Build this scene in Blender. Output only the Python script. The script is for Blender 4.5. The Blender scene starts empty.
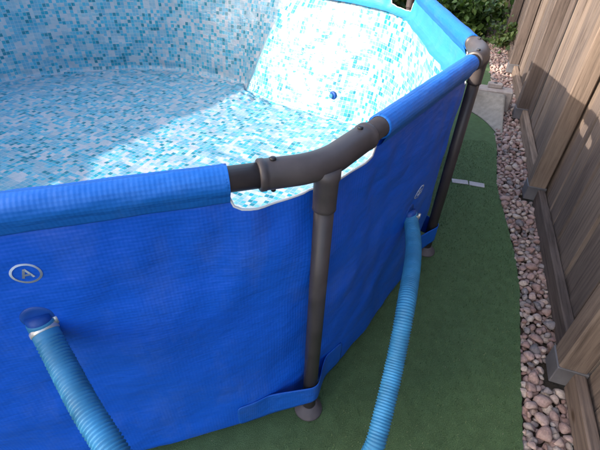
import bpy, bmesh, math, random
from mathutils import Vector, Matrix, noise
random.seed(11)
PI = math.pi
scene = bpy.context.scene
C = scene.collection

# ------------------------------------------------------------------ camera
CAMH = 1.335; FPX = 409.5; TH = math.radians(38.27); ROLL = math.radians(-2.02)
R0 = Vector((1, 0, 0)); D0 = Vector((0, -math.sin(TH), -math.cos(TH))); F0 = Vector((0, math.cos(TH), -math.sin(TH)))
cr, sr = math.cos(ROLL), math.sin(ROLL)
right = cr*R0 + sr*D0; down = -sr*R0 + cr*D0
cam_d = bpy.data.cameras.new('camera'); cam = bpy.data.objects.new('camera', cam_d); C.objects.link(cam)
cam_d.sensor_width = 36; cam_d.lens = FPX/600*36; cam_d.clip_start = .02; cam_d.clip_end = 1500
M = Matrix((right, -down, -F0)).transposed().to_4x4(); M.translation = (0, 0, CAMH)
cam.matrix_world = M
scene.camera = cam
EYE = Vector((0, 0, CAMH))
def ray(px, py): return (px-300)*right + (py-225)*down + FPX*F0
def on_z(px, py, z=0.0):
    r = ray(px, py); return EYE + r*((z-CAMH)/r.z)
def on_plane(px, py, p, n):
    r = ray(px, py); return EYE + r*((p-EYE).dot(n)/r.dot(n))
def at_depth(px, py, d): return EYE + ray(px, py)*(d/FPX)

# ------------------------------------------------------------------ light
SUN_AZ = math.radians(21.0)      # heading of the light over the ground, from +X
SUN_EL = math.radians(25.0)
w = bpy.data.worlds.new('World'); scene.world = w; w.use_nodes = True
nt = w.node_tree; bg = nt.nodes['Background']
sky = nt.nodes.new('ShaderNodeTexSky'); sky.sky_type = 'NISHITA'; sky.sun_disc = False
sky.sun_elevation = SUN_EL; sky.dust_density = 4.0
sd = Vector((-math.cos(SUN_AZ), -math.sin(SUN_AZ)))
sky.sun_rotation = math.atan2(sd.x, sd.y) % (2*PI)
nt.links.new(sky.outputs[0], bg.inputs[0]); bg.inputs[1].default_value = .15
sl = bpy.data.lights.new('sun', 'SUN'); sl.energy = 2.0; sl.angle = math.radians(.53); sl.color = (1, .88, .74)
so = bpy.data.objects.new('sun', sl); C.objects.link(so)
light_dir = Vector((math.cos(SUN_AZ)*math.cos(SUN_EL), math.sin(SUN_AZ)*math.cos(SUN_EL), -math.sin(SUN_EL)))
so.rotation_euler = light_dir.to_track_quat('-Z', 'Y').to_euler(); so.location = (-6, -2, 6)
vs = scene.view_settings; vs.view_transform = 'Standard'; vs.look = 'None'; vs.gamma = 1; vs.use_curve_mapping = False
vs.exposure = 1.97

# ------------------------------------------------------------------ material helpers
class N:
    def __init__(s, name, rough=.6, spec=.5):
        s.m = bpy.data.materials.new(name); s.m.use_nodes = True
        s.t = s.m.node_tree; s.b = s.t.nodes['Principled BSDF']
        s.b.inputs['Roughness'].default_value = rough; s.b.inputs['Specular IOR Level'].default_value = spec
    def n(s, typ, **kw):
        x = s.t.nodes.new('ShaderNode'+typ)
        for k, v in kw.items(): setattr(x, k, v)
        return x
    def l(s, a, b): s.t.links.new(a, b)
    def noise(s, vec, scale, detail=4, rough=.55):
        x = s.n('TexNoise'); x.inputs['Scale'].default_value = scale; x.inputs['Detail'].default_value = detail
        x.inputs['Roughness'].default_value = rough
        if vec is not None: s.l(vec, x.inputs['Vector'])
        return x
    def ramp(s, fac, stops, interp='LINEAR'):
        x = s.n('ValToRGB'); x.color_ramp.interpolation = interp; e = x.color_ramp.elements
        while len(e) < len(stops): e.new(.5)
        for el, (p, c) in zip(e, stops): el.position = p; el.color = (*c, 1) if len(c) == 3 else c
        s.l(fac, x.inputs[0]); return x
    def mix(s, fac, a, b, mode='MIX'):
        x = s.n('Mix', data_type='RGBA', blend_type=mode)
        if isinstance(fac, (int, float)): x.inputs[0].default_value = fac
        else: s.l(fac, x.inputs[0])
        for v, i in ((a, 6), (b, 7)):
            if isinstance(v, tuple): x.inputs[i].default_value = (*v, 1)
            else: s.l(v, x.inputs[i])
        return x.outputs[2]
    def math(s, op, a, b=None, c=None):
        x = s.n('Math', operation=op)
        for i, v in enumerate((a, b, c)):
            if v is None: continue
            if isinstance(v, (int, float)): x.inputs[i].default_value = v
            else: s.l(v, x.inputs[i])
        return x.outputs[0]
    def mapping(s, vec, scale=(1, 1, 1), rot=(0, 0, 0), loc=(0, 0, 0)):
        x = s.n('Mapping'); s.l(vec, x.inputs[0]); x.inputs['Scale'].default_value = scale
        x.inputs['Rotation'].default_value = rot; x.inputs['Location'].default_value = loc
        return x.outputs[0]
    def bump(s, h, strength=.3, dist=.01, prev=None):
        x = s.n('Bump'); x.inputs['Strength'].default_value = strength; x.inputs['Distance'].default_value = dist
        s.l(h, x.inputs['Height'])
        if prev is not None: s.l(prev, x.inputs['Normal'])
        s.l(x.outputs[0], s.b.inputs['Normal']); return x.outputs[0]
    def col(s, c):
        if isinstance(c, tuple): s.b.inputs['Base Color'].default_value = (*c, 1)
        else: s.l(c, s.b.inputs['Base Color'])

MAT = {}
def mat_vinyl(name, c, rough=.42, mottling=.14):
    m = N(name, rough, .38); tc = m.n('TexCoord'); uv = tc.outputs['UV']
    n1 = m.noise(uv, 3.2, 5); n2 = m.noise(uv, 14, 3)
    k = m.math('MULTIPLY_ADD', n1.outputs[0], mottling*1.6, 1-mottling*.8)
    base = m.mix(1.0, c, m.ramp(k, [(0, (.0, .0, .0)), (1, (1, 1, 1))]).outputs[0], 'MULTIPLY')
    du = m.noise(m.mapping(uv, (1, .45, 1)), 7, 6, .68); dz = m.noise(uv, 90, 2)
    dm = m.math('MULTIPLY', m.ramp(du.outputs[0], [(.50, (0, 0, 0)), (.78, (.34, .34, .34))]).outputs[0], m.math('MULTIPLY_ADD', dz.outputs[0], .8, .6))
    m.col(m.mix(dm, base, (c[0]*.5+.10, c[1]*.6+.13, c[2]*.6+.16)))
    # woven reinforcement grid showing through the vinyl, plus soft creases
    mp = m.mapping(uv, (1, 1, 1))
    sx = m.n('TexWave', wave_type='BANDS', bands_direction='X'); sx.inputs['Scale'].default_value = 38; m.l(mp, sx.inputs[0])
    sy = m.n('TexWave', wave_type='BANDS', bands_direction='Y'); sy.inputs['Scale'].default_value = 38; m.l(mp, sy.inputs[0])
    grid = m.math('ADD', sx.outputs['Fac'], sy.outputs['Fac'])
    b = m.bump(grid, .20, .0014)
    st = m.noise(m.mapping(uv, (1, 1.8, 1), (0, 0, .6)), 3.4, 4, .58)
    b = m.bump(st.outputs[0], .42, .045, b)
    fine = m.noise(uv, 60, 3); m.bump(fine.outputs[0], .12, .002, b)
    m.l(m.math('MULTIPLY_ADD', n2.outputs[0], .22, rough-.1), m.b.inputs['Roughness'])
    return m.m
MAT['blue'] = mat_vinyl('blue_vinyl', (.005, .108, .64), .45)
MAT['sleeve'] = mat_vinyl('blue_sleeve_vinyl', (.008, .150, .58), .52, .12)
MAT['skirt'] = mat_vinyl('pale_blue_vinyl', (.028, .225, .46), .5, .08)
MAT['strap'] = mat_vinyl('strap_vinyl', (.006, .105, .52), .5)

def mat_mosaic(name, tile, rot, k=1.0):
    m = N(name, .34, .5); tc = m.n('TexCoord'); uv = m.mapping(tc.outputs['UV'], (1/tile, 1/tile, 1), (0, 0, rot))
    def cells(scale, off):
        v = m.n('VectorMath', operation='FLOOR'); m.l(m.mapping(uv, (1/scale, 1/scale, 1), loc=(off, off*.7, 0)), v.inputs[0])
        wn = m.n('TexWhiteNoise', noise_dimensions='2D'); m.l(v.outputs[0], wn.inputs['Vector']); return wn
    a = cells(1, 0); b = cells(2, .5); cl = m.noise(uv, .11, 2)
    shift = m.math('MULTIPLY_ADD', cl.outputs[0], .34, -.17)
    va = m.math('ADD', a.outputs[0], shift)
    K_ = lambda st: [(p, tuple(min(.62, v*k) for v in c)) for p, c in st]
    ca = m.ramp(va, K_([(0, (.355, .385, .425)), (.22, (.29, .37, .415)), (.34, (.19, .355, .43)), (.46, (.105, .33, .445)),
                     (.66, (.045, .305, .43)), (.84, (.010, .24, .335)), (.94, (.007, .165, .23))]), 'CONSTANT')
    cb = m.ramp(b.outputs[0], [(0, (.35, .42, .47)), (.72, (.225, .375, .46)), (.86, (.12, .335, .46))], 'CONSTANT')
    pick = m.math('GREATER_THAN', b.outputs[0], .66)
    pick2 = m.math('LESS_THAN', va, .80)
    base = m.mix(m.math('MULTIPLY', pick, pick2), ca.outputs[0], cb.outputs[0])
    sp = m.n('SeparateXYZ'); fr = m.n('VectorMath', operation='FRACTION'); m.l(uv, fr.inputs[0]); m.l(fr.outputs[0], sp.inputs[0])
    def edge(o): return m.math('LESS_THAN', m.math('ABSOLUTE', m.math('SUBTRACT', o, .5)), .44)
    inside = m.math('MULTIPLY', edge(sp.outputs[0]), edge(sp.outputs[1]))
    m.col(m.mix(m.math('MULTIPLY_ADD', inside, .7, .3), (.345*k, .38*k, .42*k), base))
    w1 = m.noise(tc.outputs['UV'], 9, 5, .6); w2 = m.noise(m.mapping(tc.outputs['UV'], (1, 3, 1), (0, 0, .4)), 16, 4, .6)
    bb = m.bump(w1.outputs[0], .35, .03); m.bump(w2.outputs[0], .3, .012, bb)
    return m.m
MAT['mosaic_wall'] = mat_mosaic('mosaic_liner_wall', .0285, 0, 1.10)
MAT['mosaic_floor'] = mat_mosaic('mosaic_liner_floor', .0285, .42, 1.18)  # same liner, colour lightened because sunlight only grazes the floor

def mat_plain(name, c, rough, metal=0, var=.1, bscale=80, bstr=.08, spec=.5):
    m = N(name, rough, spec); tc = m.n('TexCoord'); o = tc.outputs['Object']
    n1 = m.noise(o, bscale*.3, 4); d = tuple(x*(1-var*1.5) for x in c); e = tuple(min(1, x*(1+var)) for x in c)
    m.col(m.ramp(n1.outputs[0], [(.3, d), (.7, e)]).outputs[0])
    m.b.inputs['Metallic'].default_value = metal
    n2 = m.noise(o, bscale, 3); m.bump(n2.outputs[0], bstr, .003)
    m.l(m.math('MULTIPLY_ADD', n1.outputs[0], .2, rough-.1), m.b.inputs['Roughness'])
    return m.m
MAT['grey'] = mat_plain('grey_coated_steel', (.052, .042, .043), .46, 0, .16, 60, .05)
MAT['joint'] = mat_plain('grey_joint_plastic', (.068, .056, .057), .48, 0, .16, 60, .06)
MAT['foot'] = mat_plain('dusty_foot_plastic', (.11, .095, .105), .7, 0, .2, 60, .1)
MAT['dark'] = mat_plain('dark_plastic', (.02, .02, .024), .4)
MAT['hose'] = mat_plain('pale_blue_hose', (.042, .255, .48), .55, 0, .22, 40, .06)
MAT['cuff'] = mat_plain('deep_blue_fitting', (.004, .065, .32), .5)
MAT['steel'] = mat_plain('clamp_steel', (.72, .70, .66), .35, .55, .1, 60, .05)
MAT['print'] = mat_plain('pale_print', (.50, .56, .66), .6)
MAT['white_edge'] = mat_plain('white_vinyl_edge', (.78, .80, .82), .5)
MAT['shoe'] = mat_plain('galvanised_shoe', (.13, .13, .145), .6, .2, .2, 40, .1)
MAT['tape'] = mat_plain('pale_seam_tape', (.50, .48, .49), .7, 0, .12, 40, .1)
MAT['stem'] = mat_plain('stem_bark', (.10, .07, .045), .8)

def mat_turf():
    m = N('artificial_turf', .85, .25); tc = m.n('TexCoord'); o = tc.outputs['Object']
    big = m.noise(o, 2.2, 5, .6); mid = m.noise(o, 22, 4, .6); fine = m.noise(o, 330, 3, .7)
    c1 = m.ramp(fine.outputs[0], [(.28, (.050, .096, .042)), (.5, (.104, .186, .080)), (.72, (.190, .295, .140))]).outputs[0]
    c2 = m.mix(m.ramp(big.outputs[0], [(.35, (0, 0, 0)), (.65, (1, 1, 1))]).outputs[0], c1, (.122, .180, .092))
    c2 = m.mix(.75, c2, c1)
    dirt = m.ramp(mid.outputs[0], [(.40, (.88, .87, .85)), (.62, (1.05, 1.05, 1.02))]).outputs[0]
    base = m.mix(1, c2, dirt, 'MULTIPLY')
    spk = m.n('TexVoronoi'); spk.inputs['Scale'].default_value = 34; m.l(o, spk.inputs['Vector'])
    pick = m.math('MULTIPLY', m.math('LESS_THAN', spk.outputs['Distance'], .055), m.math('GREATER_THAN', m.noise(o, 5, 1).outputs[0], .52))
    m.col(m.mix(pick, base, (.34, .31, .22)))
    b = m.bump(fine.outputs[0], .9, .006); m.bump(mid.outputs[0], .10, .010, b)
    return m.m
MAT['turf'] = mat_turf()
MAT['turf_back'] = mat_plain('turf_backing', (.30, .275, .235), .85, 0, .15, 90, .2)
MAT['concrete'] = mat_plain('concrete', (.38, .335, .31), .85, 0, .18, 70, .3)
def mat_soil():
    m = N('soil', .95, .2); tc = m.n('TexCoord'); o = tc.outputs['Object']
    n1 = m.noise(o, 3, 6, .65); n2 = m.noise(o, 60, 5, .7)
    m.col(m.mix(.6, m.ramp(n1.outputs[0], [(.3, (.045, .032, .022)), (.7, (.10, .075, .052))]).outputs[0],
          m.ramp(n2.outputs[0], [(.3, (.03, .022, .016)), (.7, (.13, .10, .075))]).outputs[0]))
    m.bump(n2.outputs[0], .8, .02); return m.m
MAT['soil'] = mat_soil()

def mat_pebble():
    m = N('pebble_stone', .75, .3); g = m.n('NewGeometry'); oi = m.n('ObjectInfo'); tc = m.n('TexCoord')
    r = m.math('FRACT', m.math('ADD', g.outputs['Random Per Island'], oi.outputs['Random']))
    c = m.ramp(r, [(0, (.37, .245, .22)), (.16, (.43, .305, .28)), (.30, (.50, .40, .36)), (.42, (.35, .25, .235)), (.54, (.53, .44, .39)),
                   (.64, (.29, .26, .26)), (.74, (.43, .33, .31)), (.84, (.53, .46, .42)), (.92, (.28, .185, .165)), (.96, (.20, .185, .195))], 'CONSTANT').outputs[0]
    pos = g.outputs['Position']
    n1 = m.noise(pos, 120, 5, .65); n2 = m.noise(pos, 45, 3)
    c = m.mix(1, c, m.ramp(n1.outputs[0], [(.3, (.62, .6, .58)), (.7, (1.15, 1.12, 1.1))]).outputs[0], 'MULTIPLY')
    m.col(m.mix(m.ramp(n2.outputs[0], [(.5, (0, 0, 0)), (.72, (.45, .45, .45))]).outputs[0], c, (.40, .33, .28)))
    m.bump(n1.outputs[0], .45, .004); return m.m
MAT['pebble'] = mat_pebble()

def mat_wood(name, a, b, axis='Z', grey=.4):
    m = N(name, .9, .08); tc = m.n('TexCoord'); oi = m.n('ObjectInfo')
    off = m.n('CombineXYZ'); r = m.math('MULTIPLY', oi.outputs['Random'], 37.0)
    for i in range(3): m.l(r, off.inputs[i])
    ad = m.n('VectorMath', operation='ADD'); m.l(tc.outputs['Object'], ad.inputs[0]); m.l(off.outputs[0], ad.inputs[1])
    sc = {'Z': (1, 1, .055), 'X': (.055, 1, 1)}[axis]
    v = m.mapping(ad.outputs[0], sc)
    dist = m.noise(m.mapping(ad.outputs[0], tuple(.6 if q == 1 else .12 for q in sc)), 6, 3)
    dv = m.n('VectorMath', operation='MULTIPLY_ADD'); m.l(dist.outputs['Color'], dv.inputs[0]); dv.inputs[1].default_value = (.05, .05, .05); m.l(v, dv.inputs[2])
    g1 = m.noise(dv.outputs[0], 70, 6, .62); g2 = m.noise(dv.outputs[0], 220, 4, .6); st = m.noise(ad.outputs[0], 5, 5, .6)
    c = m.ramp(g1.outputs[0], [(.28, a), (.52, b), (.75, tuple(min(1, x*1.3) for x in b))]).outputs[0]
    c = m.mix(m.ramp(st.outputs[0], [(.4, (0, 0, 0)), (.75, (grey, grey, grey))]).outputs[0], c, (.20, .17, .15))
    hv = m.ramp(oi.outputs['Random'], [(0, (.66, .66, .69)), (.5, (.98, .96, .94)), (1, (1.28, 1.22, 1.12))]).outputs[0]
    c = m.mix(1, c, hv, 'MULTIPLY')
    # knots
    kn = m.n('TexVoronoi'); kn.inputs['Scale'].default_value = 4.2
    m.l(m.mapping(ad.outputs[0], (1.3, 1.3, .55) if axis == 'Z' else (.55, 1.3, 1.3)), kn.inputs['Vector'])
    c = m.mix(m.ramp(kn.outputs['Distance'], [(.03, (.8, .8, .8)), (.075, (0, 0, 0))]).outputs[0], c, (.05, .032, .02))
    m.col(c)
    bb = m.bump(g1.outputs[0], .5, .006); m.bump(g2.outputs[0], .35, .002, bb)
    return m.m
MAT['board'] = mat_wood('weathered_board', (.084, .070, .065), (.185, .150, .132))
MAT['post'] = mat_wood('weathered_post', (.074, .060, .055), (.165, .132, .115))
MAT['rail'] = mat_wood('weathered_rail', (.078, .062, .055), (.190, .150, .128), 'X')

def mat_leaf(name, a, b):
    m = N(name, .45, .4); g = m.n('NewGeometry'); tc = m.n('TexCoord')
    n1 = m.noise(tc.outputs['Object'], 9, 2)
    r = m.math('MULTIPLY_ADD', g.outputs['Random Per Island'], .7, m.math('MULTIPLY', n1.outputs[0], .3))
    m.col(m.ramp(r, [(.1, a), (.8, b), (.93, (.20, .17, .035))]).outputs[0])
    tr = m.n('BsdfTranslucent'); tr.inputs[0].default_value = (b[0]*1.2, b[1]*1.3, b[2]*.6, 1)
    mx = m.n('MixShader'); mx.inputs[0].default_value = .25
    out = m.t.nodes['Material Output']; m.l(m.b.outputs[0], mx.inputs[1]); m.l(tr.outputs[0], mx.inputs[2]); m.l(mx.outputs[0], out.inputs[0])
    return m.m
MAT['leaf'] = mat_leaf('ivy_leaf', (.016, .045, .012), (.075, .14, .035))
MAT['leaf2'] = mat_leaf('shrub_leaf', (.03, .06, .015), (.11, .17, .05))

# ------------------------------------------------------------------ object helpers
def tag(o, label, cat, group=None, kind=None):
    if label: o['label'] = label
    if cat: o['category'] = cat
    if group: o['group'] = group
    if kind: o['kind'] = kind
    return o
def link(name, me, m=None, parent=None, smooth=True, loc=None):
    if m is not None and not me.materials: me.materials.append(m)
    if smooth:
        for p in me.polygons: p.use_smooth = True
    o = bpy.data.objects.new(name, me); C.objects.link(o)
    if parent is not None: o.parent = parent
    if loc is not None: o.location = loc
    return o
def empty(name, loc=(0, 0, 0)):
    o = bpy.data.objects.new(name, None); C.objects.link(o); o.location = loc; o.empty_display_size = .1; return o
def mesh(name, verts, faces, uvs=None):
    me = bpy.data.meshes.new(name); me.from_pydata([tuple(v) for v in verts], [], faces); me.validate(); me.update()
    if uvs is not None:
        ul = me.uv_layers.new(name='UVMap')
        for lp in me.loops: ul.data[lp.index].uv = uvs[lp.vertex_index]
    return me
def frames(pts):
    pts = [Vector(p) for p in pts]; T = []
    for i in range(len(pts)):
        a = pts[max(i-1, 0)]; b = pts[min(i+1, len(pts)-1)]; T.append((b-a).normalized())
    up = Vector((0, 0, 1)) if abs(T[0].z) < .9 else Vector((0, 1, 0))
    n = (up - T[0]*up.dot(T[0])).normalized(); out = []
    for i, t in enumerate(T):
        if i:
            q = T[i-1].rotation_difference(t); n = q @ n; n = (n - t*n.dot(t)).normalized()
        out.append((pts[i], n, t.cross(n), t))
    return out
def tube(pts, rad, seg=20, cap=True, name='tube', rfun=None):
    fr = frames(pts); V = []; F = []; UV = []; s = 0
    for i, (p, n, b, t) in enumerate(fr):
        r = rad[i] if isinstance(rad, (list, tuple)) else rad
        if i: s += (p-fr[i-1][0]).length
        for k in range(seg):
            a = 2*PI*k/seg; rr = r + (rfun(s, a) if rfun else 0)
            V.append(p + (n*math.cos(a)+b*math.sin(a))*rr); UV.append((s, a*.03))
    m_ = len(fr)
    for i in range(m_-1):
        for k in range(seg):
            k2 = (k+1) % seg; F.append((i*seg+k, i*seg+k2, (i+1)*seg+k2, (i+1)*seg+k))
    if cap:
        F.append(tuple(range(seg-1, -1, -1))); F.append(tuple((m_-1)*seg+k for k in range(seg)))
    return mesh(name, V, F, UV)
def boxmesh(sx, sy, sz, bev=.004, jitter=0, rnd=None, name='box'):
    bm = bmesh.new(); bmesh.ops.create_cube(bm, size=1)
    for v in bm.verts:
        v.co = Vector((v.co.x*sx, v.co.y*sy, v.co.z*sz))
        if jitter: v.co += Vector([(rnd or random).uniform(-jitter, jitter) for _ in range(3)])
    if bev: bmesh.ops.bevel(bm, geom=bm.edges[:], offset=bev, segments=1, affect='EDGES', profile=.5)
    me = bpy.data.meshes.new(name); bm.to_mesh(me); bm.free(); return me
def bez(p0, p1, p2, p3, n):
    return [p0*(1-t)**3 + p1*3*t*(1-t)**2 + p2*3*t*t*(1-t) + p3*t**3 for t in (i/n for i in range(n+1))]
def catmull(P, n):
    P = [Vector(p) for p in P]; P = [P[0]*2-P[1]] + P + [P[-1]*2-P[-2]]; out = []
    for i in range(1, len(P)-2):
        for k in range(n):
            t = k/n; a, b, c, d = P[i-1:i+3]
            out.append(.5*((2*b) + (c-a)*t + (2*a-5*b+4*c-d)*t*t + (3*b-a-3*c+d)*t**3))
    out.append(P[-2]); return out
def resample(pts, step):
    out = [pts[0]]; acc = 0
    for a, b in zip(pts, pts[1:]):
        L = (b-a).length; d = step-acc
        while d <= L: out.append(a.lerp(b, d/L)); d += step
        acc = (acc+L) % step
    return out
def vn(x, y, z=0.0): return noise.noise(Vector((x, y, z)))
def sstep(a, b, x):
    t = min(1, max(0, (x-a)/(b-a))); return t*t*(3-2*t)

# ------------------------------------------------------------------ ground
gm = mesh('ground', [(-400, -400, -.02), (400, -400, -.02), (400, 400, -.02), (-400, 400, -.02)], [(0, 1, 2, 3)])
tag(link('ground', gm, MAT['soil'], smooth=False), 'bare brown soil under the turf and gravel', None, kind='structure')

# the fence line
FP = [on_z(*p) for p in [(544, 374), (521, 203), (513, 121), (505, 74), (500, 46)]]
fd = (FP[3]-FP[0]).normalized(); fn = Vector((fd.y, -fd.x, 0)); F_0 = FP[0].copy()
SP = (FP[3]-FP[0]).length/3
def fpt(s, o, z=0): return F_0 + fd*s + fn*o + Vector((0, 0, z))

# turf edge by the gravel
edge_px = [(523, 470), (522, 440), (520, 360), (519, 285), (514, 255), (508, 230), (502, 208), (497, 189)]
edge = [on_z(*p) for p in edge_px]
edge0 = edge[0] - fd*1.6 + fn*-.02
seamL = on_z(440, 179.5); seamR = on_z(497.5, 188.5)
edge2 = [on_z(*p) for p in [(496.5, 183), (496.5, 150), (493, 120), (491, 90), (489, 62)]]
def turf_sheet(name, outline, label, thick=.010, z0=-.004):
    pts = []
    for i, a in enumerate(outline):
        b = outline[(i+1) % len(outline)]; L = (b-a).length; k = max(1, int(L/.02)) if L < 2.6 else 1
        for q in range(k):
            p = a.lerp(b, q/k); pts.append(Vector((p.x + vn(p.x*35, p.y*35)*.006, p.y + vn(p.y*35, p.x*35, 3)*.004, 0)))
    bm = bmesh.new(); vs_ = [bm.verts.new((p.x, p.y, z0+thick)) for p in pts]; f = bm.faces.new(vs_)
    if f.normal.z < 0: f.normal_flip()
    r = bmesh.ops.extrude_face_region(bm, geom=[f])
    for v in r['geom']:
        if isinstance(v, bmesh.types.BMVert): v.co.z = z0
    bmesh.ops.recalc_face_normals(bm, faces=bm.faces[:])
    me = bpy.data.meshes.new(name); bm.to_mesh(me); bm.free()
    return tag(link(name, me, MAT['turf'], smooth=False), label, None, kind='structure')
sdir = (seamL-seamR).normalized()
far_left = seamR + sdir*6.5
turf_main = turf_sheet('turf_carpet', [edge0] + edge + [seamR, far_left, Vector((-5.5, -1.2, 0))], 'green artificial turf carpet laid round the blue pool')
up_ = Vector((0, .004, 0))
turf_sheet('turf_carpet', [seamR+up_] + edge2 + [on_z(470, 57), Vector((-1.5, 6.2, 0)), Vector((-5.2, 5.6, 0)), far_left+up_], 'second turf carpet beyond the taped seam')

# short pile standing on the carpet where the picture looks at it closely
def pile():
    g_ = N('turf_fibre', .8, .2); ge = g_.n('NewGeometry')
    g_.col(g_.ramp(ge.outputs['Random Per Island'], [(0, (.040, .080, .034)), (.45, (.085, .155, .066)), (.85, (.140, .225, .105)), (1, (.215, .250, .130))]).outputs[0])
    rg = random.Random(21); V = []; F = []; n = 0
    while n < 62000:
        x = rg.uniform(-.35, 1.35); y = rg.uniform(.36, 2.75); p = Vector((x, y, .006))
        s_ = (p-F_0).dot(fd); o = (p-F_0).dot(fn); n += 1
        b_ = [q for q in zip(edge_line, edge_line[1:]) if q[0][0] <= s_ <= q[1][0]]
        if not b_: continue
        (sa, oa), (sb, ob_) = b_[0]
        if o > oa+(ob_-oa)*(s_-sa)/max(1e-6, sb-sa)-.004: continue
        if (x < .05 and y > .85) or (y-.80 > (x-.10)*1.40 and x < .65) or (x <= .65 and y > 1.6): continue
        a = rg.uniform(0, 2*PI); w_ = rg.uniform(.0008, .0016); h = rg.uniform(.005, .010); t = rg.uniform(0, 2*PI); l = rg.uniform(0, .006)
        b0 = len(V); dx, dy = math.cos(a)*w_, math.sin(a)*w_
        V += [(x-dx, y-dy, .0055), (x+dx, y+dy, .0055), (x+math.cos(t)*l, y+math.sin(t)*l, .006+h)]; F.append((b0, b0+1, b0+2))
    o = link('turf_pile', mesh('turf_pile', V, F), g_.m, turf_main, smooth=False); o['kind'] = 'stuff'
edge_line = sorted([((p-F_0).dot(fd), (p-F_0).dot(fn)) for p in [edge0]+edge+edge2])
pile()

# seam tape
for i, (a, b, lab) in enumerate((((451.5, 181.8), (467.6, 183.8), 'pale seam tape strip on the turf beside the pool leg'),
                                 ((468.8, 184.3), (484, 187), 'pale seam tape strip nearer the gravel'))):
    A = on_z(*a); B = on_z(*b); d = B-A; L = d.length; ang = math.atan2(d.y, d.x)
    me = boxmesh(L, .046, .005, .0015); o = link('seam_tape', me, MAT['tape'], smooth=False)
    o.location = (A+B)/2 + Vector((0, 0, .0092)); o.rotation_euler = (0, 0, ang)
    tag(o, lab, 'tape', 'seam tape on the turf')

# ------------------------------------------------------------------ gravel strip
edge_all = [edge0] + edge + edge2 + [on_z(487, 40)]
def edge_off(s):                                        # offset of the turf edge from the fence line at station s
    best = None
    for a, b in zip(edge_all, edge_all[1:]):
        sa, sb = (a-F_0).dot(fd), (b-F_0).dot(fd)
        if min(sa, sb) <= s <= max(sa, sb) and abs(sb-sa) > 1e-6:
            t = (s-sa)/(sb-sa); best = ((a-F_0).dot(fn))*(1-t) + ((b-F_0).dot(fn))*t
    return best if best is not None else -.17
S0, S1 = -1.0, 5.6
V = []; Fc = []
K = 120
for i in range(K+1):
    s = S0 + (S1-S0)*i/K; e = edge_off(s)
    for j in range(5):
        o = (e-.05) + (.09-(e-.05))*j/4; V.append(fpt(s, o, -.012 + .006*vn(s*20, o*20)))
for i in range(K):
    for j in range(4): Fc.append((i*5+j, i*5+j+1, (i+1)*5+j+1, (i+1)*5+j))
bed = tag(link('gravel_bed', mesh('gravel_bed', V, Fc), MAT['soil']), 'strip of loose reddish pebbles along the wooden fence', None, kind='structure')
# pebble shapes
def pebble_mesh(seed, sub=2):
    rr = random.Random(seed); bm = bmesh.new(); bmesh.ops.create_icosphere(bm, subdivisions=sub, radius=1)
    sx, sy, sz = 1, rr.uniform(.62, .9), rr.uniform(.38, .62); off = Vector((rr.uniform(0, 50), rr.uniform(0, 50), rr.uniform(0, 50)))
    for v in bm.verts:
        d = 1 + .26*noise.noise(v.co*.9+off) + .12*noise.noise(v.co*2.3+off)
        # flatten a few sides the way split stones are
        v.co = Vector((v.co.x*sx*d, v.co.y*sy*d, v.co.z*sz*d))
    for _ in range(7):
        n = Vector((rr.uniform(-1, 1), rr.uniform(-1, 1), rr.uniform(-.6, 1.0))).normalized(); lim = rr.uniform(.40, .68)
        for v in bm.verts:
            q = v.co.dot(n)
            if q > lim*.9: v.co -= n*(q-lim*.9)*.92
    me = bpy.data.meshes.new('pebble'); bm.to_mesh(me); bm.free()
    for p in me.polygons: p.use_smooth = True
    me.materials.append(MAT['pebble']); return me
PM = [pebble_mesh(i) for i in range(14)]
rp = random.Random(5)
stones = []; cellsz = .03; grid = {}
def ok(x, y, r, lay, k=.80):
    cx, cy = int(x//cellsz), int(y//cellsz)
    for i in range(cx-2, cx+3):
        for j in range(cy-2, cy+3):
            for (a, b, q) in grid.get((lay, i, j), ()):
                if (a-x)**2+(b-y)**2 < (k*(q+r))**2: return False
    grid.setdefault((lay, cx, cy), []).append((x, y, r)); return True
for lay, tries in ((0, 34000), (1, 20000)):
    for t in range(tries):
        s = rp.uniform(S0+.1, S1-.05); e = edge_off(s); r = rp.choice((.011, .013, .015, .017, .019, .023)) * (1 if t < tries*.5 else .72)
        hi = .045 if lay else .066
        lo = e + r*(.55 if lay == 0 else .9)
        if lo >= hi: continue
        o = rp.uniform(lo, hi)
        # keep clear of the post shoes
        ds = (s+SP*2) % SP; ds = min(ds, SP-ds)
        if ds < .05 + r*.7 and o > -.006 - r*.7: continue
        if ok(s, o, r, lay, .80 if lay == 0 else 1.05):
            z = r*.35-.006 if lay == 0 else .016 + r*.25
            stones.append((s, o, r, z, lay))
def dens(st): p = fpt(st[0], st[1], st[3]); return (p-EYE).length - (.3*st[2]/.02)
cam_inv = cam.matrix_world.inverted()
def inview(p, mrg=.04):
    q = cam_inv @ p
    if q.z > -.05: return False
    u = q.x/-q.z*FPX/300; v = q.y/-q.z*FPX/225; return abs(u) < 1+mrg and abs(v) < 1+mrg
vis = sorted([s for s in stones if inview(fpt(s[0], s[1], 0))], key=lambda s: -s[2]/(fpt(s[0], s[1])-EYE).length)
near = set(id(s) for s in vis[:295])
bmv, bmf = [], []
for st in stones:
    me = PM[rp.randrange(len(PM))]; s, o, r, z, lay = st
    E_ = Matrix.Translation(fpt(s, o, z)) @ (Matrix.Rotation(rp.uniform(0, 2*PI), 4, 'Z') @ Matrix.Rotation(rp.uniform(-.45, .45), 4, 'X') @ Matrix.Rotation(rp.uniform(-.45, .45), 4, 'Y')) @ Matrix.Diagonal((r*1.55, r*1.55, r*1.5, 1))
    if id(st) in near:
        ob = bpy.data.objects.new('pebble', me); C.objects.link(ob); ob.parent = bed; ob.matrix_local = E_
    else:
        b0 = len(bmv); bmv += [E_ @ v.co for v in me.vertices]; bmf += [tuple(b0+i for i in p.vertices) for p in me.polygons]
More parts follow.
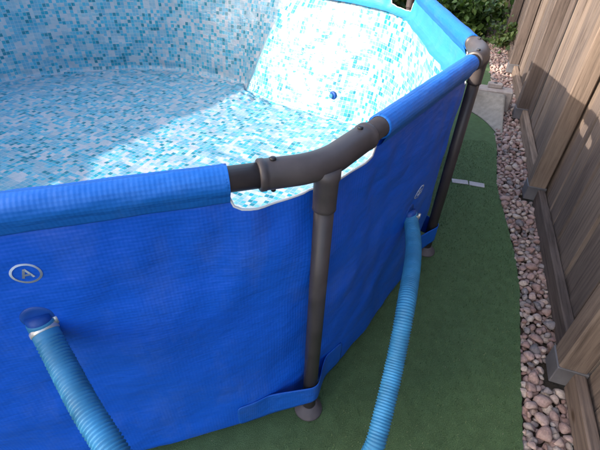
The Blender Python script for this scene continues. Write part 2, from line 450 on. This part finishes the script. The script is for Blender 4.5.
tag(link('small_pebbles', mesh('small_pebbles', bmv, bmf), MAT['pebble'], bed), None, None, kind='stuff')

# ------------------------------------------------------------------ fence
fence = empty('board_fence', fpt(0, .09)); tag(fence, 'weathered brown vertical board fence on square posts beside the pebble strip', 'fence')
finv = Matrix.Translation(-fence.location)
frot = math.atan2(fd.y, fd.x)
def fput(name, me, s, o, z, m, parent=fence, tilt=(0, 0)):
    ob = link(name, me, m, None, smooth=False); ob.parent = parent
    p = fpt(s, o, z) - fence.location
    ob.location = p; ob.rotation_euler = (tilt[0], tilt[1], frot); return ob
rf = random.Random(3)
PW = .090
shoe_me = boxmesh(.100, .098, .085, .003)
pm = boxmesh(PW, PW, 1.80, .006)
plate = None
for i in range(-1, 8):
    s = SP*i
    post = fput('post', pm, s, .045, .06+.9, MAT['post'], tilt=(rf.uniform(-.004, .004), rf.uniform(-.006, .006)))
    sh = link('post_shoe', shoe_me, MAT['shoe'], post, smooth=False); sh.location = (0, 0, -.9 + .0125)
BW = .128
bmeshes = [boxmesh(BW-.011, .019, 1.82, .0025, .0022, rf, 'board') for _ in range(8)]
nb = int((SP*7.2+1.3)/BW)
for i in range(nb):
    s = -1.25 + BW*i
    b = fput('board', bmeshes[rf.randrange(8)], s, .106 + (.0045 if i % 2 else -.0045) + rf.uniform(-.004, .004), .945 + rf.uniform(-.006, .006), MAT['board'],
             tilt=(rf.uniform(-.003, .003), rf.uniform(-.004, .004)))
RL = SP-PW-.004
rail_me = boxmesh(RL, .040, .092, .005, .0015, rf, 'rail')
for i in range(-1, 7):
    for z in (.062, 1.28, 1.70):
        fput('rail', rail_me, SP*(i+.5), .0725-.002, z, MAT['rail'], tilt=(0, rf.uniform(-.004, .004)))

# ------------------------------------------------------------------ pool
S = .85
PV = [Vector((x*S, y*S, 0)) for x, y in ((-1.09, .44), (.0453, .8126), (.7327, 1.7771), (.765, 3.40), (-.36, 4.66), (-1.66, 4.82),
                                        (-2.82, 4.50), (-3.58, 3.70), (-4.0, 2.66), (-3.64, 1.38), (-2.45, .56))]
NV = len(PV); RIM = .9345; RP = .0245; RS = .0295; RJ = .0300
def joint_len(i, side):      # how far the plastic joint / the bare pipe reach from vertex i (side -1 towards i-1)
    if i == 1: return (.125, .182) if side < 0 else (.175, .235)
    return (.115, .15)
pool = empty('frame_pool', (sum((p.x for p in PV))/NV, sum((p.y for p in PV))/NV, 0))
tag(pool, 'large blue round frame pool, empty, with white and teal mosaic liner inside', 'pool')
PO = pool.location.copy()
def pput(name, me, m, parent=None, smooth=True):
    o = link(name, me, m, parent or pool, smooth)
    if parent is None: o.location = -PO
    return o
# wall path: the polygon with rounded, drawn-in corners
RC = .72
LEGIN = {}
path = []      # (pos, inward normal, side index, distance to nearest vertex along side, side-sign)
for i in range(NV):
    a, b, c = PV[i-1], PV[i], PV[(i+1) % NV]
    d1 = (b-a).normalized(); d2 = (c-b).normalized(); turn = d1.angle(d2); tl = min(RC*math.tan(turn/2), .27)
    rc = tl/math.tan(turn/2); LEGIN[i] = max(0, .060 - rc*(1/math.cos(turn/2)-1)) if i != 1 else 0
    n1 = Vector((-d1.y, d1.x, 0)); cen = b - d1*tl + n1*rc; a0 = math.atan2(-n1.y, -n1.x)
    for k in range(31):
        th = a0 + turn*k/30; p = cen + Vector((math.cos(th), math.sin(th), 0))*rc
        path.append((p, (cen-p).normalized(), i, (p-b).length, -1 if k < 15 else 1))
    nl = (c-b).length; turn2 = d2.angle((PV[(i+2) % NV]-c).normalized()); tl2 = min(RC*math.tan(turn2/2), .27)
    n2 = Vector((-d2.y, d2.x, 0)); L = nl-tl-tl2; k_ = max(6, int(L/.016))
    for k in range(1, k_):
        t = tl + L*k/k_; p = b + d2*t
        if t < nl/2: path.append((p, n2, i, t, 1))
        else: path.append((p, n2, (i+1) % NV, nl-t, -1))
NPTH = len(path)
arc = [0]
for a, b in zip(path, path[1:]): arc.append(arc[-1]+(b[0]-a[0]).length)
ARC = arc[-1] + (path[0][0]-path[-1][0]).length
def top_z(q):
    p, n, i, dist, sg = q
    end = joint_len(i, sg)[1]
    # under the sleeve the sheet runs up into the beam; at the joint it is cut away in a scoop
    scoop = RIM - (.095 if i == 3 else .068) - .012*math.sin(PI*min(1, dist/end))
    return scoop + (RIM-.004-scoop)*sstep(end-.012, end+.016, dist)
# crease on the far wall
cr_top = Vector((-.02, 3.50)); cr_bot = Vector((-.55, 3.85))
def crease(p, z):
    t = min(1, max(0, z/RIM)); c = cr_bot.lerp(cr_top, t); L = (cr_top-cr_bot).normalized()
    return (Vector((p.x, p.y))-c).dot(L)
def fold(j, z, p):
    s = arc[j]; bl = sstep(0, .35, s)*sstep(0, .35, ARC-s)
    up = sstep(RIM, RIM-.14, z)
    f = .016*vn(s*1.7, z*1.6, 3) + .013*vn(s*4.2+z*2.6, z*2.4, 9) + .0065*vn(s*9-z*5, z*7, 1) - .010*abs(vn(s*3.1-z*1.9, z*4.6+s*1.1, 21))- .006*abs(vn(s*2.0+z*3.2, z*7-s*1.5, 31)) + .0016*vn(s*26, z*22, 4)
    # tension ripples fanning from the sleeve ends
    d = path[j][3]; end = joint_len(path[j][2], path[j][4])[1]; a = d-end
    f += .005*math.exp(-((RIM-z)/.28)**2)*math.exp(-(a/.20)**2)*math.sin(a*60+z*16)
    f *= up*(.25+.75*bl)
    # the slack sheet is drawn in towards its foot at the far corner and wherever a leg stands
    f += .40*math.exp(-((p.x+.05)**2+(p.y-3.6)**2)/.75)*max(0, 1-z/RIM)
    f += LEGIN[path[j][2]]*math.exp(-(d/.16)**2)*sstep(RIM-.02, RIM-.2, z)
    if p.y > 2.2:
        q = crease(p, z); f += (.095*math.exp(-((q+.10)/.42)**2) - .085*max(0, 1-abs(q)/(.40 if q < 0 else .16)))*sstep(RIM-.02, RIM-.32, z)
        f += .012*vn(s*7, z*9, 12)*sstep(.35, .05, z)
    return f
def bulge(z):                # rounded foot of the wall, slightly drawn in
    r = .045
    if z < r: return r - math.sqrt(max(0, r*r-(r-z)**2))
    return 0
BZ = .010
def wall_mesh(name, off, nz, zt, zb, inner=False):
    V = []; F = []; UV = []
    for j, q in enumerate(path):
        z1 = zt(q); 
        for k in range(nz+1):
            t = k/nz; z = zb + (z1-zb)*(1-t)**1.0
            p = q[0]; o = fold(j, z, p) + bulge(z-zb) + off
            P = p + q[1]*o; V.append((P.x, P.y, z)); UV.append((arc[j], z))
    W = nz+1
    for j in range(NPTH):
        j2 = (j+1) % NPTH
        for k in range(nz):
            f = (j*W+k, j2*W+k, j2*W+k+1, j*W+k+1)
            F.append(f if inner else f[::-1])
    return mesh(name, V, F, UV)
SK = RIM-.118
pput('outer_wall', wall_mesh('outer_wall', 0.0, 50, top_z, BZ), MAT['blue'])
pput('inner_skirt', wall_mesh('inner_skirt', .0035, 10, top_z, SK-.02+.0, True), MAT['skirt'])
lz = lambda q: SK + .010*vn(q[0].x*2, q[0].y*2)
pput('liner_wall', wall_mesh('liner_wall', .0065, 50, lz, BZ+.004, True), MAT['mosaic_wall'])
# white cut edge of the sheet in the scoop of every joint
for i in range(NV):
    idx = [j for j, q in enumerate(path) if q[2] == i and q[3] < joint_len(i, q[4])[1]+.016]
    if i == 0: idx.sort(key=lambda j: arc[j] if arc[j] < ARC/2 else arc[j]-ARC)
    pts = []
    for j in idx:
        q = path[j]; z = top_z(q); P = q[0] + q[1]*(fold(j, z, q[0])+.002); pts.append(Vector((P.x, P.y, z)))
    pput('cut_edge', tube(pts, .0030, 6), MAT['white_edge'])
# floor
NR = 70; V = []; F = []; UV = []
loop = []
for j, q in enumerate(path):
    z = BZ+.004; o = fold(j, z, q[0]) + bulge(0) + .0065; P = q[0]+q[1]*o; loop.append(P)
cen = PO
for r in range(NR+1):
    t = 1-(r/NR)**1.3*.999
    for j in range(NPTH):
        P = cen.lerp(loop[j], t); d = 1-t
        z = BZ+.004
        if r: z += .016 + (.016*vn(P.x*2.1, P.y*2.6, 7) + .009*vn(P.x*5+P.y*3, P.y*7, 2) + .004*vn(P.x*14, P.y*17, 5))
        ee = math.exp(-((1-t)/.10)**2)
        z += ee*(1 if r else 0)*(.016*vn(P.x*9, P.y*9, 8) + .010*vn(P.x*22, P.y*22, 6))
        # extra bunching under the crease and by the drain
        g = math.exp(-((P.x+.45)**2+(P.y-3.35)**2)/.055) + .6*math.exp(-((P.x-.05)**2+(P.y-3.05)**2)/.06)
        z += g*(.030*abs(vn(P.x*9+3, P.y*8, 1)) + .018*vn(P.x*21, P.y*19, 6))*(1 if r else 0)
        V.append((P.x, P.y, max(z, .004))); UV.append((P.x, P.y))
for r in range(NR):
    for j in range(NPTH):
        j2 = (j+1) % NPTH; F.append((r*NPTH+j, r*NPTH+j2, (r+1)*NPTH+j2, (r+1)*NPTH+j))
F.append(tuple(NR*NPTH+j for j in range(NPTH)))
pput('liner_floor', mesh('liner_floor', V, F, UV), MAT['mosaic_floor'])
# outer underside skirt so that the wall meets the ground
# beams: bare pipe inside a vinyl sleeve
for i in range(NV):
    a = PV[i]; b = PV[(i+1) % NV]; d = (b-a).normalized(); L = (b-a).length; n = Vector((-d.y, d.x, 0))
    zr = Vector((0, 0, RIM))
    ea, eb = joint_len(i, 1)[1], joint_len((i+1) % NV, -1)[1]
    pts = [a+zr+d*(.06+(L-.12)*k/2) for k in range(3)]
    beam = pput('beam', tube(pts, RP, 24), MAT['grey'])
    ls = L-ea-eb; K = 60
    pts = [a+zr+d*(ea+ls*k/K) for k in range(K+1)]
    sd_ = i*7.3
    def rf_(s, an, sd_=sd_): return .0017*vn(s*13+sd_, math.cos(an)*1.3, math.sin(an)*1.3) + .0006*vn(s*50+sd_, math.cos(an)*3, math.sin(an)*3) + .020*math.exp(-((an-PI)/.42)**2)
    sl_ = pput('beam_sleeve', tube(pts, RS, 40, False, rfun=rf_), MAT['sleeve'])
    for e, q in ((0, 1), (K, -1)):      # turned hem at each sleeve end
        p0 = pts[e]; pput('sleeve_hem', tube([p0-d*.0012, p0-d*.0002*q, p0+d*.008*q, p0+d*.010*q], [RS-.004, RS-.0002, RS+.0004, RS-.0006], 32, False), MAT['sleeve'])
# joints, legs, straps
def ring_on(center, axis, r, t): return tube([center-axis*t, center-axis*t*.6, center+axis*t*.6, center+axis*t], [r-.0012, r, r, r-.0012], 28)
for i in range(NV):
    a, b, c = PV[i-1], PV[i], PV[(i+1) % NV]
    d1 = (b-a).normalized(); d2 = (c-b).normalized(); turn = d1.angle(d2); zr = Vector((0, 0, RIM))
    j1, j2 = joint_len(i, -1)[0], joint_len(i, 1)[0]; tl = min(.065, j1-.03) if i != 1 else .055
    pts = [b+zr-d1*(j1-(j1-tl)*k/4) for k in range(4)]
    pts += bez(b+zr-d1*tl, b+zr-d1*tl*.4, b+zr+d2*tl*.4, b+zr+d2*tl, 16)
    pts += [b+zr+d2*(tl+(j2-tl)*k/4) for k in range(1, 5)]
    m_ = len(pts); rad = [RJ]*m_
    pts = [pts[0]-d1*.001, pts[0]+d1*.0015, pts[0]+d1*.011, pts[0]+d1*.0125] + pts[1:-1] + [pts[-1]-d2*.0125, pts[-1]-d2*.011, pts[-1]-d2*.0015, pts[-1]+d2*.001]
    rad = [RJ-.001, RJ+.0014, RJ+.0014, RJ] + [RJ]*(m_-2) + [RJ, RJ+.0014, RJ+.0014, RJ-.001]
    jt = pput('corner_joint', tube(pts, rad, 28), MAT['joint'])
    # leg socket grown out of the joint
    outn = -((d2-d1).normalized()); mid = pts[len(pts)//2]; lx = Vector((mid.x, mid.y, 0)) + outn*.005 + (d2*.013+outn*.010 if i == 1 else Vector((0, 0, 0)))
    so_ = tube([lx+Vector((0, 0, z)) for z in (RIM-.005, RIM-.026, RIM-.034, RIM-.095, RIM-.102, RIM-.103)], [.0285, .0285, .0255, .0250, .0256, .0240], 28)
    sk = pput('leg_socket', so_, MAT['joint'])
    leg = pput('leg', tube([lx+Vector((0, 0, z)) for z in (RIM-.09, .5, .02)], .0218, 24), MAT['grey'])
    ft = pput('foot', tube([lx+Vector((0, 0, z)) for z in (.0065, .009, .016, .028, .040, .044)], [.043, .046, .045, .034, .0275, .0235], 28), MAT['foot'])
    # spring pins
    for q, dd, sgn in ((-j1+.028, d1, 1), (j2-.035, d2, 1)):
        p = b+zr+dd*q
        pput('spring_pin', tube([p+Vector((0, 0, RJ-.002)), p+Vector((0, 0, RJ+.0035)), p+Vector((0, 0, RJ+.005))], [.0062, .0062, .004], 12), MAT['dark'])
        pput('spring_pin', tube([p-Vector((0, 0, RJ-.002)), p-Vector((0, 0, RJ+.008)), p-Vector((0, 0, RJ+.010))], [.0050, .0050, .003], 12), MAT['dark'])
    # strap round the leg, welded to the wall on both sides
    zc, hh = .125, .056
    lo = lx + outn*.0
    def wallpt(dirn, dist):
        js = [j for j, q in enumerate(path) if q[2] == i and q[4] == dirn]
        j = min(js, key=lambda j: abs(path[j][3]-dist)); return j
    L_ = []; 
    n_out1 = Vector((d1.y, -d1.x, 0)); n_out2 = Vector((d2.y, -d2.x, 0))
    ja = [wallpt(-1, t) for t in (.215, .19, .16, .135, .11)]; jb = [wallpt(1, t) for t in (.11, .14, .17, .20)]
    rows = []
    fr_l = [('w', j) for j in ja] + [('l', th) for th in (-.9, -.5, 0, .5, .9)] + [('w', j) for j in jb]
    wid = .026
    for kd, q in fr_l:
        for kk, dz in enumerate((-hh, -hh*.3, hh*.3, hh)):
            if kd == 'w':
                z = zc-.022+dz; P = path[q][0] + path[q][1]*(fold(q, z, path[q][0])+bulge(max(0, z-BZ))-.0025)
            else:
                z = zc+.010+dz*.75
                nn = (n_out1.lerp(n_out2, (q+1)/2)).normalized()
                P = lx + nn*wid + (d1 if q < 0 else d2)*(wid*.55*abs(q)*(1 if q > 0 else -1))
            rows.append((P.x, P.y, z))
    F = []; W = 4
    for k in range(len(fr_l)-1):
        for m2 in range(3): F.append((k*W+m2, (k+1)*W+m2, (k+1)*W+m2+1, k*W+m2+1))
    sm = mesh('strap', rows, F, [(x*1.0+y, z) for x, y, z in rows])
    st = pput('strap', sm, MAT['strap'])
    md = st.modifiers.new('sub', 'SUBSURF'); md.levels = 2; md.render_levels = 2
    md = st.modifiers.new('sol', 'SOLIDIFY'); md.thickness = .0025; md.offset = 0

# ring-and-letter prints on the outer wall
def wall_frame(i):           # side from vertex i to i+1: origin, direction, outward normal
    a = PV[i]; b = PV[(i+1) % NV]; d = (b-a).normalized(); return a, d, Vector((d.y, -d.x, 0))
def nearest_path(P): return min(range(NPTH), key=lambda j: (path[j][0]-Vector((P.x, P.y, 0))).length)
def wall_surface(P, off=0.0):
    j = nearest_path(P); q = path[j]; d = Vector((-q[1].y, q[1].x, 0))
    base = q[0] + d*((Vector((P.x, P.y, 0))-q[0]).dot(d))
    r = base + q[1]*(fold(j, P.z, q[0])+bulge(max(0, P.z-BZ))-off); r.z = P.z; return r
def stamp(center, d, r, strokes, lw):
    V = []; F = []
    def add(poly, closed=False):
        b0 = len(V)
        for k, (x, y) in enumerate(poly):
            if closed: a = poly[k-1]; c = poly[(k+1) % len(poly)]
            else: a = poly[max(k-1, 0)]; c = poly[min(k+1, len(poly)-1)]
            tx, ty = c[0]-a[0], c[1]-a[1]; L = math.hypot(tx, ty) or 1; nx, ny = -ty/L*lw/2, tx/L*lw/2
            for sgn in (1, -1):
                for o in (.0012, .0002):
                    P = center + d*(x+nx*sgn) + Vector((0, 0, y+ny*sgn)); V.append(wall_surface(P, o))
        m_ = len(poly)
        for k in range(m_ if closed else m_-1):
            p = b0+k*4; q = b0+((k+1) % m_)*4
            F.extend([(p, q, q+2, p+2), (p+1, p, q, q+1), (p+2, q+2, q+3, p+3)])
    add([(r*math.cos(t*2*PI/36), r*math.sin(t*2*PI/36)) for t in range(36)], True)
    for s_ in strokes: add([(x*r, y*r) for x, y in s_])
    return mesh('port_mark', V, F)
A_STR = [[(-.36, -.48), (0, .52)], [(0, .52), (.40, -.48)], [(-.25, -.17), (.27, -.17)]]
B_STR = [[(-.28, -.5), (-.28, .5)], [(-.28, .5), (.12, .48), (.26, .27), (.12, .04), (-.28, .02)], [(-.28, .02), (.16, 0), (.32, -.25), (.16, -.49), (-.28, -.5)]]
a, d, n = wall_frame(0); c = on_plane(26.5, 272.5, a, n)
pput('port_mark', stamp(c, d, .0235, A_STR, .0042), MAT['print'])
a, d, n = wall_frame(1); c2 = on_plane(417, 191, a, n)
pput('port_mark', stamp(c2, d, .026, B_STR, .0045), MAT['print'])

# wall ports and the hoses on them
def port(i, px, py, tip):
    a, d, n = wall_frame(i); P = on_plane(px, py, a, n); P = wall_surface(P); ax = (at_depth(*tip)-P).normalized()
    pr = pput('port', tube([P-n*.01, P+n*.001, P+n*.003, P+n*.0035], [.031, .031, .029, .022], 28), MAT['cuff'])
    pput('port_spout', tube([P-ax*.004, P+ax*.010, P+ax*.022, P+ax*.026], [.0240, .0236, .0230, .0215], 24), MAT['cuff'])
    return P, ax
def hose(P, n, way, label, R=.0255):
    start = P + n*.008
    pts = catmull([start, start+n*.022] + way, 40)
    pts = resample(pts, .002)
    pitch = .0076; clear = .045; rad = []
    for k, p in enumerate(pts):
        s = k*.002
        if s < clear: rad.append(R*.99)
        else: rad.append(R-.0026 + .0034*max(0, math.sin(2*PI*(s-clear)/pitch))**.7)
    root = empty('pool_hose', (pts[-1].x, pts[-1].y, 0)); tag(root, label, 'hose', 'pale blue pool hoses')
    def hp(nm, me, m):
        o = link(nm, me, m, root); o.location = -root.location; return o
    hp('hose_tube', tube(pts, rad, 24), MAT['hose'])
    fr = frames(pts[:30])
    k = 13; p, nn, bb, t = fr[k]
    band = hp('clamp', tube([p-t*.0055, p-t*.0045, p+t*.0045, p+t*.0055], [R+.0002, R+.0014, R+.0014, R+.0002], 28), MAT['steel'])
    side = Vector((0, 0, 1)).cross(t).normalized()
    q = p + (side*.75+Vector((0, 0, .45))).normalized()*(R+.005)
    hb = link('clamp_screw', tube([q-Vector((0, 0, .009)), q+Vector((0, 0, .009))], .0048, 10), MAT['steel'], band)
    return root
PA, nA = port(0, 38, 317, (50, 342, .83)); PB, nB = port(1, 409.5, 212, (412.5, 228, 1.47))
wayA = [at_depth(61, 362, .80), at_depth(85, 407, .755), at_depth(110, 447, .72), at_depth(137, 490, .69), at_depth(170, 540, .67), Vector((-.17, .02, .34)), Vector((-.14, -.22, .16)), Vector((-.11, -.45, .034)), Vector((-.12, -.95, .032))]
wayB = [at_depth(413.5, 250, 1.36), at_depth(407, 300, 1.16), at_depth(393.5, 370, 1.10), at_depth(376.5, 440, 1.03), at_depth(362, 490, .99), Vector((.15, .05, .26)), Vector((.14, -.2, .06)), Vector((.12, -.5, .032)), Vector((.08, -.95, .032))]
hose(PA, nA, wayA, 'pale blue ribbed hose leaving the pool wall below the circled letter A')
hose(PB, nB, wayB, 'pale blue ribbed hose beside the grey leg above the open turf', R=.0260)

# drain fitting on the inside of the far wall
a, d, n = wall_frame(3); sh = 0
for _ in range(6):
    P = on_plane(332, 95.5, a-n*sh, n); j = nearest_path(P); q = path[j]; sh = fold(j, P.z, q[0])
P = q[0] + q[1]*(fold(j, P.z, q[0])+bulge(max(0, P.z-BZ))+.007) + Vector((0, 0, P.z))
nn = q[1]
fit = pput('inlet_fitting', tube([P-nn*.004, P+nn*.006, P+nn*.010, P+nn*.011], [.031, .031, .027, .020], 24), MAT['cuff'])
pl = link('inlet_cap', tube([P+nn*.010, P+nn*.026, P+nn*.028], [.017, .016, .012], 20), MAT['hose'], fit)

# ------------------------------------------------------------------ weighed-down turf offcut and block by the gravel
bc = on_z(488, 108)
blk = empty('concrete_block', (bc.x, bc.y, 0)); tag(blk, 'squat pinkish concrete block standing on the turf by the pebbles', 'block')
bang = frot - PI/2
def blput(nm, me, x, y, z, m, par=blk):
    o = link(nm, me, m, par, smooth=False); o.location = Vector((x*math.cos(bang)-y*math.sin(bang), x*math.sin(bang)+y*math.cos(bang), z)); o.rotation_euler = (0, 0, bang); return o
blput('body', boxmesh(.30, .14, .165, .008, .003), 0, 0, .088, MAT['concrete'])
lug = blput('lug', boxmesh(.11, .06, .035, .005, .002), .0, .028, .188, MAT['concrete'])
hl = link('dark_hole_disc', tube([(0, 0, .0155), (0, 0, .0182)], .017, 16), MAT['dark'], lug)  # dark disc on the lug stands for the shade inside a hole
# curled offcut: backing shows on the near side
V = []; F = []; UV = []
p0 = on_z(468, 117); p1 = on_z(497, 152)
front_t = bc - Vector((math.sin(-bang), math.cos(-bang), 0))*.085
ux = Vector((math.cos(bang), math.sin(bang), 0)); uy = Vector((-math.sin(bang), math.cos(bang), 0))
nu, nv = 16, 10
for i in range(nu+1):
    u = i/nu
    for k in range(nv+1):
        v = k/nv
        topP = bc + ux*(-.21+.30*u) - uy*.078 + Vector((0, 0, .168 - .012*u))
        reach = .06 + .50*u**2.0
        botP = bc + ux*(-.21+.30*u) - uy*(.085+reach) + Vector((0, 0, .012))
        P = topP.lerp(botP, v); P.z += -.035*math.sin(PI*v)*(1-.3*u) + .004*vn(u*4, v*4)
        P.z = max(P.z, .012); V.append(P); UV.append((u*.3, v*.4))
for i in range(nu):
    for k in range(nv): F.append((i*(nv+1)+k, (i+1)*(nv+1)+k, (i+1)*(nv+1)+k+1, i*(nv+1)+k+1))
oc = link('turf_offcut', mesh('turf_offcut', V, F, UV), MAT['turf_back'])
md = oc.modifiers.new('sol', 'SOLIDIFY'); md.thickness = .008; md.offset = 1
tag(oc, 'curled turf offcut with beige backing showing, leaning on the concrete block', 'offcut')

# ------------------------------------------------------------------ shrubs at the far end
def leaf_pts(L, W, fold_):
    return [(0, 0, 0), (W*.5, L*.3, fold_), (W*.42, L*.62, fold_*.8), (0, L, -.1*L), (-W*.42, L*.62, fold_*.8), (-W*.5, L*.3, fold_), (0, L*.45, 0)]
LF = [(0, 1, 6), (1, 2, 6), (2, 3, 6), (3, 4, 6), (4, 5, 6), (5, 0, 6)]
def shrub(x, y, rx, ry, h, nleaf, size, m, label, seed, nst=7):
    rr = random.Random(seed); root = empty('shrub', (x, y, 0)); tag(root, label, 'shrub', 'shrubs beyond the pool')
    stems = []
    for k in range(nst):
        a = rr.uniform(0, 2*PI); tip = Vector((math.cos(a)*rx*rr.uniform(.3, .8), math.sin(a)*ry*rr.uniform(.3, .8), h*rr.uniform(.6, .95)))
        b0 = Vector((rr.uniform(-.1, .1)*rx, rr.uniform(-.1, .1)*ry, -.02))
        pts = bez(b0, b0+Vector((0, 0, h*.35)), tip*.7+Vector((0, 0, h*.2)), tip, 8)
        link('stem', tube(pts, [.012*(1-.8*t/8) for t in range(9)], 7), MAT['stem'], root)
    V = []; F = []
    clumps = [(rr.uniform(-1, 1), rr.uniform(-1, 1), rr.uniform(.1, 1)) for _ in range(26)]
    clumps = [c for c in clumps if c[0]**2+c[1]**2 < 1.05]
    for k in range(nleaf):
        cl = rr.choice(clumps); p = Vector((cl[0]*rx+rr.gauss(0, .10), cl[1]*ry+rr.gauss(0, .10), max(.03, cl[2]*h*(1-.35*(cl[0]**2+cl[1]**2)) + rr.gauss(0, .07))))
        L = size*rr.uniform(.6, 1.25); Mx = Matrix.Translation(p) @ Matrix.Rotation(rr.uniform(0, 2*PI), 4, 'Z') @ Matrix.Rotation(rr.gauss(-.35, .5), 4, 'X') @ Matrix.Rotation(rr.gauss(0, .45), 4, 'Y')
        b0 = len(V); V += [Mx @ Vector(q) for q in leaf_pts(L, L*.8, .12*L)]; F += [tuple(b0+i for i in f) for f in LF]
    link('foliage', mesh('foliage', V, F), m, root, smooth=False)
shrub(2.12, 6.1, .55, .45, .62, 2600, .085, MAT['leaf'], 'dense dark ivy shrub at the fence end of the pool', 1)
shrub(1.35, 6.9, .65, .5, .75, 2600, .09, MAT['leaf'], 'dark leafy shrub behind the far rim of the pool', 2)
shrub(2.42, 5.35, .22, .20, .26, 420, .06, MAT['leaf2'], 'small yellowish shrub at the foot of the last fence posts', 3, 4)
shrub(.35, 7.4, .8, .5, .8, 2200, .09, MAT['leaf'], 'leafy shrub hidden behind the far rim beyond the notch', 4)

# ------------------------------------------------------------------ unseen shade casters added, left of and behind the photographer
# board fence added on the far left to shade the pool floor
lf = empty('shading_fence', (-4.60, 1.33, 0)); tag(lf, 'tall weathered board fence added out of view to shade the pool floor', 'fence')
ld = Vector((math.cos(math.radians(57.5)), math.sin(math.radians(57.5)), 0)); lang = math.radians(57.5)
lbm = boxmesh(.146, .02, 1.80, .003); lpm = boxmesh(.09, .09, 1.82, .005)
for k in range(-4, 40):
    o = link('board', lbm, MAT['board'], lf, False); o.location = ld*(.148*k) + Vector((0, 0, .905)); o.rotation_euler = (0, 0, lang)
for k in range(-1, 6):
    o = link('post', lpm, MAT['post'], lf, False); o.location = ld*(1.2*k) + Vector((math.sin(lang), -math.cos(lang), 0))*-.06 + Vector((0, 0, .90)); o.rotation_euler = (0, 0, lang)
# the house added out of view to shade the near side of the pool
HA = math.radians(18); hx = Vector((math.cos(HA), math.sin(HA), 0)); hy = Vector((-hx.y, hx.x, 0))
HL, HW, HH = 4.0, 2.6, 5.2
c_edge = 1.02; tanaz = math.tan(SUN_AZ)
kx = -8.6; K0 = Vector((kx, c_edge + tanaz*kx, 0))            # far corner that throws the edge of the shade
hc = K0 + hx*HL/2 - hy*HW/2
shading_house = empty('shading_house', hc); shading_house['group'] = 'unseen buildings added for shade'; tag(shading_house, 'rendered building with tiled roof, added out of view to shade the near pool side', 'shading_house')
def hput(nm, me, loc, m, par=shading_house):
    o = link(nm, me, m, par, False); 
    if par is shading_house: o.location = hx*loc[0]+hy*loc[1]+Vector((0, 0, loc[2])); o.rotation_euler = (0, 0, HA)
    else: o.location = loc
    return o
MAT['render'] = mat_plain('house_render', (.60, .60, .60), .9, 0, .10, 30, .2)
MAT['tile'] = mat_plain('roof_tile', (.16, .075, .05), .8, 0, .25, 30, .2)
MAT['pane'] = mat_plain('window_glass', (.03, .04, .05), .08, 0, .1, 5, .0)
hput('wall', boxmesh(HL, HW, HH+.03, .01), (0, 0, HH/2-.015), MAT['render'])
rv = [(-HL/2-.02, -HW/2-.3, HH), (HL/2+.02, -HW/2-.3, HH), (HL/2+.02, HW/2+.0, HH), (-HL/2-.02, HW/2+.0, HH), (-HL/2-.02, -.15, HH+.5), (HL/2+.02, -.15, HH+.5)]
hput('roof', mesh('roof', rv, [(0, 1, 5, 4), (2, 3, 4, 5), (1, 2, 5), (3, 0, 4), (3, 2, 1, 0)]), (0, 0, .004), MAT['tile'])
wm = boxmesh(1.1, .08, 1.2, .01); gmn = boxmesh(.98, .02, 1.08, .002)
for x_, z_ in ((-1.0, 1.5), (1.0, 1.5), (-1.0, 4.0), (1.0, 4.0)):
    f_ = hput('window', wm, (x_, HW/2+.03, z_), MAT['white_edge']); hput('pane', gmn, Vector((0, .035, 0)), MAT['pane'], f_)

# the second house added out of view to shade the far left pool wall
ck = 3.75; k1x = -6.0; K1 = Vector((k1x, ck + tanaz*k1x, 0))
NL, NW, NH = 4.0, 5.0, 4.7
nc = K1 - hx*NL/2 + hy*NW/2
far_shading_house = empty('shading_house', nc); tag(far_shading_house, 'second pale building, added out of view to shade the far left pool wall', 'shading_house', 'unseen buildings added for shade')
def nput(nm, me, loc, m, par=far_shading_house):
    o = link(nm, me, m, par, False)
    if par is far_shading_house: o.location = hx*loc[0]+hy*loc[1]+Vector((0, 0, loc[2])); o.rotation_euler = (0, 0, HA)
    else: o.location = loc
    return o
nput('wall', boxmesh(NL, NW, NH+.03, .01), (0, 0, NH/2-.015), MAT['render'])
nput('roof', mesh('roof', [(-NL/2-.2, -NW/2, NH), (NL/2+.2, -NW/2, NH), (NL/2+.2, NW/2+.2, NH), (-NL/2-.2, NW/2+.2, NH), (-NL/2-.2, .2, NH+.9), (NL/2+.2, .2, NH+.9)],
     [(0, 1, 5, 4), (2, 3, 4, 5), (1, 2, 5), (3, 0, 4), (3, 2, 1, 0)]), (0, 0, .004), MAT['tile'])
for y_, z_ in ((-1.6, 1.5), (1.4, 1.5), (-1.6, 4.0), (1.4, 4.0)):
    f_ = nput('window', wm, (NL/2+.03, y_, z_), MAT['white_edge']); f_.rotation_euler = (0, 0, HA-PI/2); nput('pane', gmn, Vector((0, .035, 0)), MAT['pane'], f_)
